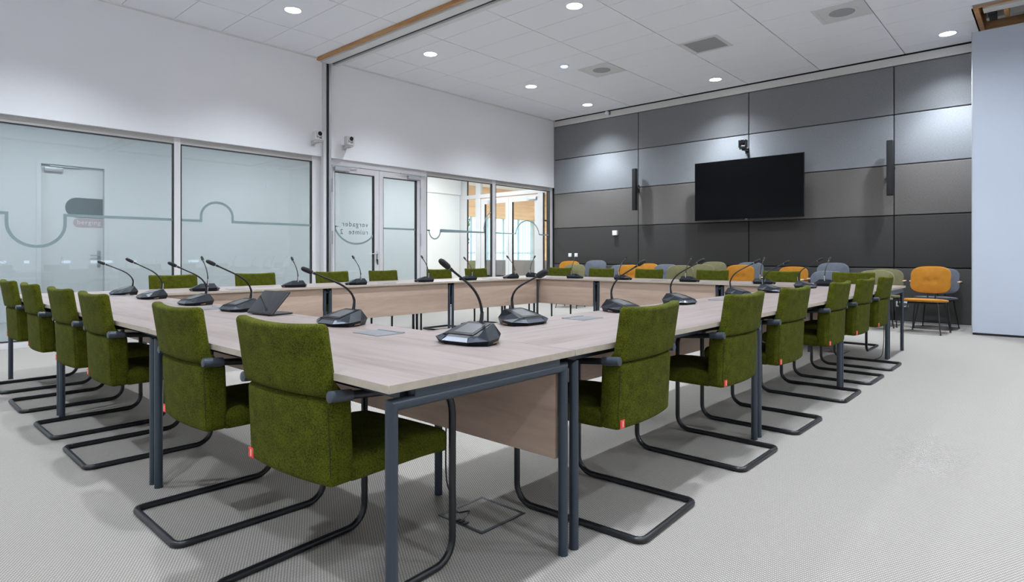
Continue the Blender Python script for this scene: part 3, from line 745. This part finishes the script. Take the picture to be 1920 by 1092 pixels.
# ================================================================ FLOOR BOXES AND CABLES
def floor_box(x, y, label):
    o = empty('floor_box', (x, y, 0)); s = .125
    m = MB()
    for a in ((-s, s, -s, -s + .014), (-s, s, s - .014, s), (-s, -s + .014, -s + .014, s - .014), (s - .014, s, -s + .014, s - .014)): m.box(*a, 0, .0045, .001)
    m.build('frame', 'plastic_dark', o)
    m = MB(); m.box(-s + .014, s - .014, -s + .014, s - .014, 0, .0030); m.build('lid', 'carpet', o)
    m = MB()
    for k in range(3): m.box(-.03 + k * .022, -.018 + k * .022, -s + .004, -s + .028, .0045, .010, .001)
    m.build('cable_outlet', 'metal_black', o); tag(o, label, 'floor box', 'floor boxes')
fb = (-1.735, 1.738)
floor_box(*fb, 'square carpeted floor box with black rim under the near table corner')
floor_box(-1.83, 7.33, 'square floor box with black rim under the far right table corner')
cb = MB(); lx, ly = X0 - .4 - .368, Y0 + .8 + .032
P = [(lx + .02, ly + .026, .66), (lx + .021, ly + .026, .35), (lx + .022, ly + .024, .10), (lx + .05, ly + .02, .02), (lx + .12, ly - .01, .008), (lx + .22, ly - .09, .012), (fb[0] - .012, fb[1] - .06, .03), (fb[0] - .01, fb[1] - .10, .010)]
def smooth(P, n=5):
    P = [Vector(p) for p in P]; out = []
    for i in range(len(P) - 1):
        a, b_, c, d = P[max(0, i - 1)], P[i], P[i + 1], P[min(len(P) - 1, i + 2)]
        for k in range(n):
            t = k / n; out.append(.5 * ((2 * b_) + (c - a) * t + (2 * a - 5 * b_ + 4 * c - d) * t * t + (3 * b_ - a - 3 * c + d) * t ** 3))
    return out + [P[-1]]
cb.tube(smooth(P), .0035, 7); o = cb.build('power_cable', 'metal_black'); tag(o, 'thin black cable from the table leg to the near floor box', 'cable', 'cables at floor boxes')
k = MB(); k.tube([(lx + .026 * math.cos(t), ly + .026 * math.sin(t), .20) for t in [2 * PI * i / 16 for i in range(16)]], .006, 6, closed=True); o = k.build('cable_strap', 'metal_black'); tag(o, 'black cable strap round the inner table leg by the near floor box', 'strap')
cb = MB(); P = [(X0 - .06, Y0 + 6.18, .5), (X0 - .065, Y0 + 6.18, .12), (X0 - .10, Y0 + 6.1, .01), (X0 - .28, Y0 + 5.95, .006), (X0 - .45, Y0 + 6.08, .006), (-1.80, 7.20, .02), (-1.85, 7.23, .012)]
cb.tube(smooth(P), .0035, 7); o = cb.build('power_cable', 'metal_black'); tag(o, 'thin black cable curving over the carpet to the far floor box', 'cable', 'cables at floor boxes')

# ================================================================ BACK WALL FITTINGS
YF = YB - .046
tv = empty('wall_television', (-4.15, YF, 2.255))
W2, H2, yb = .975, .548, -.20
m = MB(); m.box(-W2, W2, yb - .025, yb, -H2, H2, .004); m.box(-W2 + .2, W2 - .2, yb, yb + .035, -H2 + .12, H2 - .15, .01); m.build('housing', 'tv_body', tv)
m = MB(); m.box(-W2 + .008, W2 - .008, yb - .0265, yb - .024, -H2 + .014, H2 - .008); m.build('screen', 'tv_screen', tv)
m = MB(); m.box(-.25, .25, yb + .03, -.001, -.2, .2, .005); m.build('wall_mount', 'metal_black', tv)
m = MB(); m.box(-.02, .02, yb - .028, yb - .0255, -H2 + .002, -H2 + .010); m.build('maker_badge', 'alu', tv)
tag(tv, 'large black flat screen mounted on the grey acoustic wall', 'television')
def ptz(name, x, y, z, rz, mat, label, arm=.16, group=None, swivel=0):
    """wall camera; local +y points away from the wall"""
    o = empty(name, (x, y, z), rz)
    m = MB(); m.box(-.035, .035, .001, .012, -.06, .03, .003); m.box(-.025, .025, .010, arm, -.03, -.012, .003); m.prism([(.012, -.03), (.012, -.058), (arm * .7, -.03)], -.004, .004, 'yz'); m.build('wall_bracket', mat, o)
    m = MB(); m.lathe([(.064, -.011), (.068, -.006), (.068, .004)], 24, Matrix.Translation((0, arm, 0))); m.lathe([(.066, .004), (.066, .010)], 24, Matrix.Translation((0, arm, 0)), 1); m.lathe([(.068, .010), (.068, .022), (.055, .034)], 24, Matrix.Translation((0, arm, 0))); m.build('base', [mat, 'gasket'], o)
    for s in (-1, 1):
        m = MB(); m.rbox(s * .058 - .014, s * .058 + .014, arm - .048, arm + .048, .018, .155, .012, (1, 2, 3)); m.build('yoke_arm', mat, o)
    T = Matrix.Translation((0, arm, .112)) @ Matrix.Rotation(swivel, 4, 'X') @ Matrix.Rotation(-PI / 2, 4, 'X')
    m = MB(); m.lathe([(.02, -.055), (.042, -.045), (.05, -.01), (.05, .03), (.046, .052), (.036, .058)], 20, T); h = m.build('head', mat, o)
    m = MB(); m.lathe([(.034, .055), (.034, .062), (.026, .064), (.024, .058), (.001, .059)], 20, T); m.build('lens', 'lens_glass', h)
    tag(o, label, 'camera', group); return o
ptz('wall_camera', XL, 4.955, 2.835, -PI / 2, 'ptz_white', 'white swivel camera on the wall left of the dark room-divider post', group='white wall cameras')
ptz('wall_camera', XL, 5.515, 2.835, -PI / 2, 'ptz_white', 'white swivel camera on the wall above the glass double door', group='white wall cameras')
ptz('wall_camera', -4.215, YF, 2.985, PI, 'ptz_black', 'black swivel camera on the wall above the television', .20)
def speaker(x, label, s):
    o = empty('column_speaker', (x, YF, 2.42)); m = MB(); m.rbox(-.043, .043, -.19, -.10, -.43, .43, .010, (1, 1, 3)); m.build('cabinet', 'tv_body', o)
    m = MB(); m.box(-.036, .036, -.195, -.188, -.415, .415, .002); m.build('grille', 'speaker_cloth', o)
    m = MB(); m.box(-.03, .03, -.012, -.001, -.06, .10, .003); m.box(-.015, .015, -.105, -.010, .0, .03, .003); m.tube([(s * .03, -.02, .06), (s * .05, -.05, 0), (s * .03, -.09, -.06)], .005, 6); m.build('wall_bracket', 'metal_black', o)
    tag(o, label, 'speaker', 'black column speakers')
speaker(-6.47, 'slim black column speaker left of the television', 1); speaker(-1.945, 'slim black column speaker right of the television', 1)
m = MB(); q = on_y(1155, YF, 437); m.box(-.055, .055, -.06, -.001, -.05, .05, .004); o = m.build('switch_box', 'switch_white'); o.location = (q.x, YF, q.z); tag(o, 'white square control box on the grey wall left of the television', 'switch')
for px, lb in ((1069, 'left of the pair of small white switches near the room corner'), (1080.5, 'right of the pair of small white switches near the room corner')):
    q = on_y(px, YF, 478.5); o = empty('wall_switch', (q.x, YF, q.z)); m = MB(); m.box(-.042, .042, -.012, -.001, -.042, .042, .003); m.build('plate', 'switch_white', o)
    m = MB(); m.box(-.03, .03, -.017, -.011, -.03, .03, .002); m.build('rocker', 'switch_white', o); tag(o, lb, 'switch', 'white wall switches')
q = on_y(1691.5, YF, 570.5); o = empty('wall_socket', (q.x, YF, q.z)); m = MB(); m.box(-.082, .082, -.012, -.001, -.042, .042, .003); m.build('plate', 'switch_white', o)
for s in (-1, 1):
    m = MB(); m.lathe([(.026, 0), (.024, .0015)], 20, Matrix.Translation((s * .038, -.0118, 0)) @ Matrix.Rotation(PI / 2, 4, 'X')); m.build('socket_face', 'socket_hole', o)
tag(o, 'white double power socket low on the grey wall beside the orange chair', 'socket')
m = MB(); q = on_y(1140, YB - .07, 213); m.lathe([(.03, 0), (.045, .02), (.045, .06), (.03, .085), (.004, .09)], 20, Matrix.Rotation(PI / 2, 4, 'X')); m.box(-.03, .05, -.02, .012, -.03, .05, .004, 1)
o = m.build('motion_sensor', ['switch_white', 'metal_dark']); o.location = (q.x, YB - .067, q.z); tag(o, 'small round white sensor on the cream cornice of the back wall', 'sensor')
q = on_y(1093, YF, 470)

# ================================================================ CEILING FITTINGS
def spot(x, y, e, z=ZC - .02, size=82, blend=.45, col=(.85, .925, 1)):
    l = bpy.data.lights.new('downlight_and_fill_lamp', 'SPOT'); l.energy = e; l.spot_size = math.radians(size); l.spot_blend = blend; l.shadow_soft_size = .07; l.color = col
    o = bpy.data.objects.new('downlight_and_fill_lamp', l); COL.objects.link(o); o.location = (x, y, z); return o
LE = 430
vis = {(-7.245, 3.85): 'in the ceiling of the front half of the room', (-7.24, 6.12): 'nearest the room-divider track over the glass doors',
       (-7.24, 8.54): 'second beyond the divider track along the left wall', (-7.25, 10.36): 'in the far left corner by the cornice',
       (-4.525, 10.40): 'above the television', (-1.16, 10.45): 'at the far right beside the white divider panel', (-4.505, 6.154): 'at the top middle of the picture'}
for (x, y), lb in vis.items():
    o = empty('downlight', (x, y, ZC)); m = MB(); n = 32
    m.lathe([(.112, 0), (.112, -.004), (.104, -.007), (.098, -.004), (.098, 0)], n); m.build('trim_ring', 'white_paint', o)
    m = MB(); m.lathe([(.098, -.0005), (.098, -.0035), (.05, -.005), (.001, -.0055)], n); m.build('lens', 'lamp_lens', o)
    tag(o, 'round lit recessed downlight ' + lb, 'ceiling light', 'recessed ceiling downlights')
SP = list(vis) + [(-7.24, 1.5), (-4.51, 3.85), (-4.51, 1.4), (-1.16, 6.15), (-1.16, 3.85), (-1.16, 1.45), (-1.16, 8.4), (1.7, 6.15), (1.7, 3.85), (1.7, 1.45), (1.7, 8.4), (-4.51, -.9), (-1.16, -.9), (-7.24, -.9), (1.7, -.9), (-4.51, 8.4)]
for x, y in SP:
    k = .65 if (x, y) == (-4.51, 8.4) else 1.0  # lamp among the vents is added fill, with no fixture there
    spot(x, y, (150 if y > 10 else 62) * k); spot(x, y, (250 if x < -7 else 215) * k, size=120 if y > 10 or x < -7 else 160, blend=1.0)
def vent(x, y, rnd, label):
    o = empty('ceiling_vent', (x, y, ZC)); s = .297
    m = MB(); f = .055
    for a in ((-s, s, -s, -s + f), (-s, s, s - f, s), (-s, -s + f, -s + f, s - f), (s - f, s, -s + f, s - f)): m.box(*a, -.004, 0, .001)
    m.build('frame', 'vent_light', o)
    m = MB(); m.box(-s + f, s - f, -s + f, s - f, -.002, 0)
    if not rnd:
        for k in range(15): m.box(-s + f, s - f, -s + f + .012 + k * .0325 - .003, -s + f + .012 + k * .0325 + .003, -.004, -.002, 0, 0)
    m.build('grille', 'vent_grey' if not rnd else 'vent_light', o)
    if rnd:
        m = MB(); m.lathe([(.20, -.002), (.20, -.004), (.155, -.005), (.15, -.003)], 32); m.lathe([(.15, -.003), (.14, -.006), (.05, -.008), (.001, -.008)], 32, None, 1); m.build('diffuser_disc', ['vent_light', 'vent_grey'], o)
    tag(o, label, 'air vent', 'square ceiling air vents')
vent(-5.72, 8.59, True, 'square ceiling vent with round disc beside the small smoke detector')
vent(-3.89, 8.60, False, 'square slatted grey ceiling vent in the middle of the ceiling')
vent(-2.07, 8.63, True, 'large square ceiling vent with round disc at the upper right')
o = empty('smoke_detector', (-6.04, 7.97, ZC)); m = MB(); m.lathe([(.085, 0), (.085, -.006), (.07, -.012), (.068, -.012)], 28); m.build('rim', 'white_paint', o)
m = MB(); m.lathe([(.066, -.011), (.058, -.03), (.03, -.042), (.001, -.044)], 28); m.build('dome', 'dome_glow_blue', o); tag(o, 'small round bluish detector dome on the ceiling tiles', 'detector')

# ================================================================ DIVIDER PANELS AT THE RIGHT
for k in range(3):
    o = empty('divider_panel', (-.85 + .012 * k, 10.10 + .125 * k, 0)); m = MB(); m.box(0, 1.22, 0, .10, .03, 4.03, .003); m.build('panel_face', 'partition_white', o)
    m = MB(); m.box(-.012, 0, .01, .09, .015, 4.04, .002); m.build('edge_profile', 'alu', o)
    m = MB(); m.box(.0, 1.22, .02, .08, .0, .03); m.build('floor_seal', 'gasket', o)
    m = MB(); m.box(.55, .65, .03, .07, 4.03, 4.2, .003); m.build('hanger', 'metal_dark', o)
    tag(o, ['tall white room-divider panel at the right, front one of the parked stack', 'tall white room-divider panel directly behind the front one', 'tall white room-divider panel hindmost in the parked stack'][k], 'partition panel', 'parked room-divider panels')

# ================================================================ LOUNGE CHAIRS ALONG THE WALL
def make_lounge(col, arms, top):
    root = empty('visitor_chair'); zb, zt = top - .375, top
    def pil(p):                          # pillow-shaped backrest: rounded outline, thin rim, two buttons
        u, v = p.x / .235, (p.z - (zb + zt) / 2) / ((zt - zb) / 2)
        k = 1.0
        n = 3.2; rad = (abs(u) ** n + abs(v) ** n) ** (1 / n); mx_ = max(abs(u), abs(v))
        f = mx_ / rad if rad > 1e-6 else 1
        u *= f; v *= f; wid = .235 * (1 - .10 * v * (1 if v < 0 else -.6))
        th = max(0.0, 1 - rad * f * 0 - (max(abs(u), abs(v)) ** 2) * .75)
        y = p.y * (.35 + .65 * th)
        for bx in (-.05, .05): y += (.022 if p.y < 0 else 0) * math.exp(-(((u * .235 - bx) / .03) ** 2 + ((v * .19 + .01) / .03) ** 2))
        y += -.05 * u * u + .045 * (v + 1) / 2
        return V(u * wid, y + .19, (zb + zt) / 2 + v * (zt - zb) / 2)
    m = MB(); m.rbox(-.235, .235, -.038, .038, zb, zt, .012, (18, 2, 14), pil); bk = m.build('backrest', col, root)
    for bx in (-.05, .05):
        q = pil(V(bx, -.038, (zb + zt) / 2 - .01)); m = MB(); m.lathe([(.009, -.002), (.008, .004), (.002, .006)], 10, Matrix.Translation(q) @ Matrix.Rotation(PI / 2, 4, 'X')); m.build('button', col, bk)
    def sea(p):
        u, v = p.x / .25, (p.y + .045) / .225
        n = 3.4; rad = (abs(u) ** n + abs(v) ** n) ** (1 / n); mx_ = max(abs(u), abs(v)); f = mx_ / rad if rad > 1e-6 else 1
        u *= f; v *= f; th = 1 - max(abs(u), abs(v)) ** 3 * .6
        return V(u * .25 * (1 - .05 * v), v * .225 - .045, .44 + (p.z - .44) * th - .012 * v)
    m = MB(); m.rbox(-.25, .25, -.27, .18, .412, .468, .014, (14, 14, 2), sea); m.build('seat', col, root)
    for sx in (-1, 1):
        for sy in (-1, 1):
            g = MB(); g.tube([(sx * .17, -.045 + sy * .15, .425), (sx * .225, -.045 + sy * .235, .008)], [.0095, .0075], 8); g.lathe([(.012, 0), (.012, .012)], 8, Matrix.Translation((sx * .225, -.045 + sy * .235, 0))); g.build('leg', 'metal_black', root)
        g = MB(); g.tube(smooth([(sx * .045, .10, .415), (sx * .045, .17, .42), (sx * .045, .215, .48), (sx * .045, .235, zb + .12)]), .0085, 8); g.build('back_post', 'metal_black', root)
    g = MB(); g.box(-.18, .18, -.19, .12, .402, .414, .003); g.build('under_frame', 'metal_black', root)
    if arms:
        for sx in (-1, 1):
            g = MB(); g.tube(smooth([(sx * .15, .20, .655), (sx * .24, .17, .66), (sx * .285, .10, .665), (sx * .29, -.10, .668)]), .008, 8); ar = g.build('arm', 'metal_black', root)
            g = MB(); g.rbox(sx * .29 - .018, sx * .29 + .018, -.16, -.02, .670, .692, .008, (1, 2, 1)); g.build('arm_pad', 'arm_wood', ar)
        g = MB(); g.tube([(-.16, .2, .655), (.16, .2, .655)], .008, 8); g.build('arm_bar', 'metal_black', root)
    return root
protos = {}
def lounge(col, px, Y, top, arms, rz, label, X=None):
    key = (col, arms, top)
    if key not in protos: protos[key] = make_lounge(col, arms, top); o = protos[key]
    else: o = copy_tree(protos[key])
    o.location = (on_y(px, Y).x if X is None else X, Y, 0); o.rotation_euler = (0, 0, rz)
    tag(o, label, 'chair', 'visitor chairs along the grey wall'); return o
A, B = 10.62, 10.02
lounge('orange_wool', 1062, A, .94, False, .25, 'mustard orange visitor chair by the grey wall nearest the room corner')
lounge('olive_wool', 1071, B, .88, False, .25, 'olive visitor chair in front of the orange one nearest the room corner')
lounge('grey_wool', 1111, A, .96, True, .2, 'blue-grey visitor chair between the first two green chairs of the back row from the left')
lounge('grey_wool', 1157, A, .87, False, .1, 'blue-grey visitor chair half hidden behind the left orange chair below the control box')
lounge('orange_wool', 1173, B, .88, False, .1, 'mustard orange visitor chair right of the second green back-row chair')
lounge('orange_wool', 1206, A, .90, False, 0, 'mustard orange visitor chair by the wall behind the third green back-row chair from the left')
lounge('grey_wool', 1242, 10.12, .895, False, .1, 'blue-grey visitor chair just right of the third green back-row chair from the left')
lounge('olive_wool', 1268, 9.60, .89, False, .1, 'olive buttoned visitor chair, left of the three olive chairs below the television')
lounge('olive_wool', 1308, 10.10, .90, False, .1, 'olive visitor chair, middle of the three olive chairs below the television')
lounge('olive_wool', 1332, A, .945, False, .1, 'olive visitor chair by the wall, right of the three below the television')
lounge('orange_wool', 1381, B, .90, False, .05, 'mustard orange visitor chair just right of the fourth green back-row chair from the left')
lounge('grey_wool', 1400, A, .94, True, .05, 'blue-grey visitor chair behind the orange one below the television right edge')
lounge('orange_wool', 1481, A, .87, False, 0, 'mustard orange visitor chair nearly hidden behind the fifth green back-row chair from the left')
lounge('grey_wool', 1545, B, .82, True, .0, 'front blue-grey visitor chair of two left of the rightmost green back-row chair')
lounge('grey_wool', 1556, A, .94, True, .0, 'rear blue-grey visitor chair of two left of the rightmost green back-row chair')
lounge('olive_wool', 1637, B, .84, False, 0, 'olive visitor chair right behind the rightmost green back-row chair')
lounge('olive_wool', 1656, A, .85, True, 0, 'olive visitor chair with wooden armrests by the wall right of the rightmost green back-row chair')
lounge('orange_wool', 1738, 10.0, .905, False, -.12, 'mustard orange visitor chair standing free at the right beside the white divider panel')
lounge('grey_wool', 1757, 10.66, .87, True, -.10, 'blue-grey visitor chair with wooden armrests behind the free-standing orange chair')

# ---------------------------------------------------------------- lounge furniture beyond the glass doors
sf = empty('sofa', (-13.45, 15.5, 0), .0)
m = MB(); m.rbox(-1.5, 1.3, -.45, .45, .10, .42, .03, (6, 2, 2)); m.build('seat', 'sofa_cloth', sf)
m = MB(); m.rbox(-1.5, 1.3, -.45, -.25, .10, .92, .03, (6, 1, 3)); m.build('backrest', 'sofa_cloth', sf)
m = MB(); m.rbox(1.2, 1.4, -.45, .45, .10, .80, .03, (1, 2, 3)); m.build('armrest', 'sofa_cloth', sf)
m = MB(); m.rbox(-1.6, -1.4, -.45, .45, .10, .80, .03, (1, 2, 3)); m.build('armrest', 'sofa_cloth', sf)
for x in (-1.4, 1.2):
    for y in (-.36, .36):
        m = MB(); m.tube([(x, y, 0), (x, y, .11)], .02, 8); m.build('leg', 'metal_black', sf)
tag(sf, 'grey box sofa in the lounge beyond the glass doors', 'sofa')
def lchair(col, px, y, rz, label):
    key = (col, False, .88)
    if key not in protos: protos[key] = make_lounge(col, False, .88); o = protos[key]
    else: o = copy_tree(protos[key])
    q = on_y(px, y); o.location = (q.x, y, 0); o.rotation_euler = (0, 0, rz); tag(o, label, 'chair', 'chairs in the lounge beyond the glass')
lchair('olive_wool', 884, 16.2, .6, 'brown-olive chair in the lounge, leftmost seen through the third pane')
lchair('orange_wool', 919, 16.6, .8, 'orange chair in the lounge seen left of the mullion between the clear panes')
lchair('olive_wool', 941, 17.2, 2.6, 'olive chair in the lounge seen just right of the mullion between the clear panes')
lchair('orange_wool', 962, 17.0, 2.8, 'orange chair in the lounge behind the left part of the sofa')
lchair('orange_wool', 981, 17.6, 3.2, 'brown-orange chair in the lounge behind the middle of the sofa')
lchair('grey_wool', 1000, 17.1, 3.2, 'blue-grey chair in the lounge behind the right part of the sofa')

# ================================================================ LIGHT
def area(x, y, z, sx, sy, e, col, rot=(0, 0, 0)):
    l = bpy.data.lights.new('unseen_ceiling_lamp', 'AREA'); l.shape = 'RECTANGLE'; l.size = sx; l.size_y = sy; l.energy = e; l.color = col
    o = bpy.data.objects.new('unseen_ceiling_lamp', l); COL.objects.link(o); o.location = (x, y, z); o.rotation_euler = rot; return o
for y, e_ in ((-1, 50), (2.2, 50), (5.4, 50), (9.4, 105)): area(-10.6, y, 3.28, .6, 1.8, e_, (1, .99, .98))  # unseen lamps added; the strongest brightens the hall wall behind the clear pane
area(-13, 15.5, 3.82, 3, 3, 380, (1, .95, .88)); area(-12, 20.5, 3.82, 3, 3, 380, (1, .95, .88))  # unseen warm lamps added to brighten the lounge
w = bpy.data.worlds.new('daylight'); sc.world = w; w.use_nodes = True
bg = w.node_tree.nodes['Background']; bg.inputs[0].default_value = (.66, .80, 1.0, 1); bg.inputs[1].default_value = 5.0
def portal(x, y, z, sx, sy, rot):
    l = bpy.data.lights.new('window_portal', 'AREA'); l.shape = 'RECTANGLE'; l.size = sx; l.size_y = sy; l.cycles.is_portal = True
    o = bpy.data.objects.new('window_portal', l); COL.objects.link(o); o.location = (x, y, z); o.rotation_euler = rot
for y in (-.1, 3.3, 6.7): portal(XR + .1, y, .88, .08, 3.4, (0, PI / 2, 0))
portal(XF - .15, 16.8, 1.4, 2.5, 7.6, (0, -PI / 2, 0))

sc.view_settings.view_transform = 'Standard'; sc.view_settings.look = 'None'; sc.view_settings.gamma = 1
sc.view_settings.use_curve_mapping = False; sc.view_settings.exposure = 0.46
cy = sc.cycles; cy.use_denoising = True; cy.max_bounces = 10; cy.diffuse_bounces = 5; cy.transparent_max_bounces = 16; cy.sample_clamp_indirect = 8
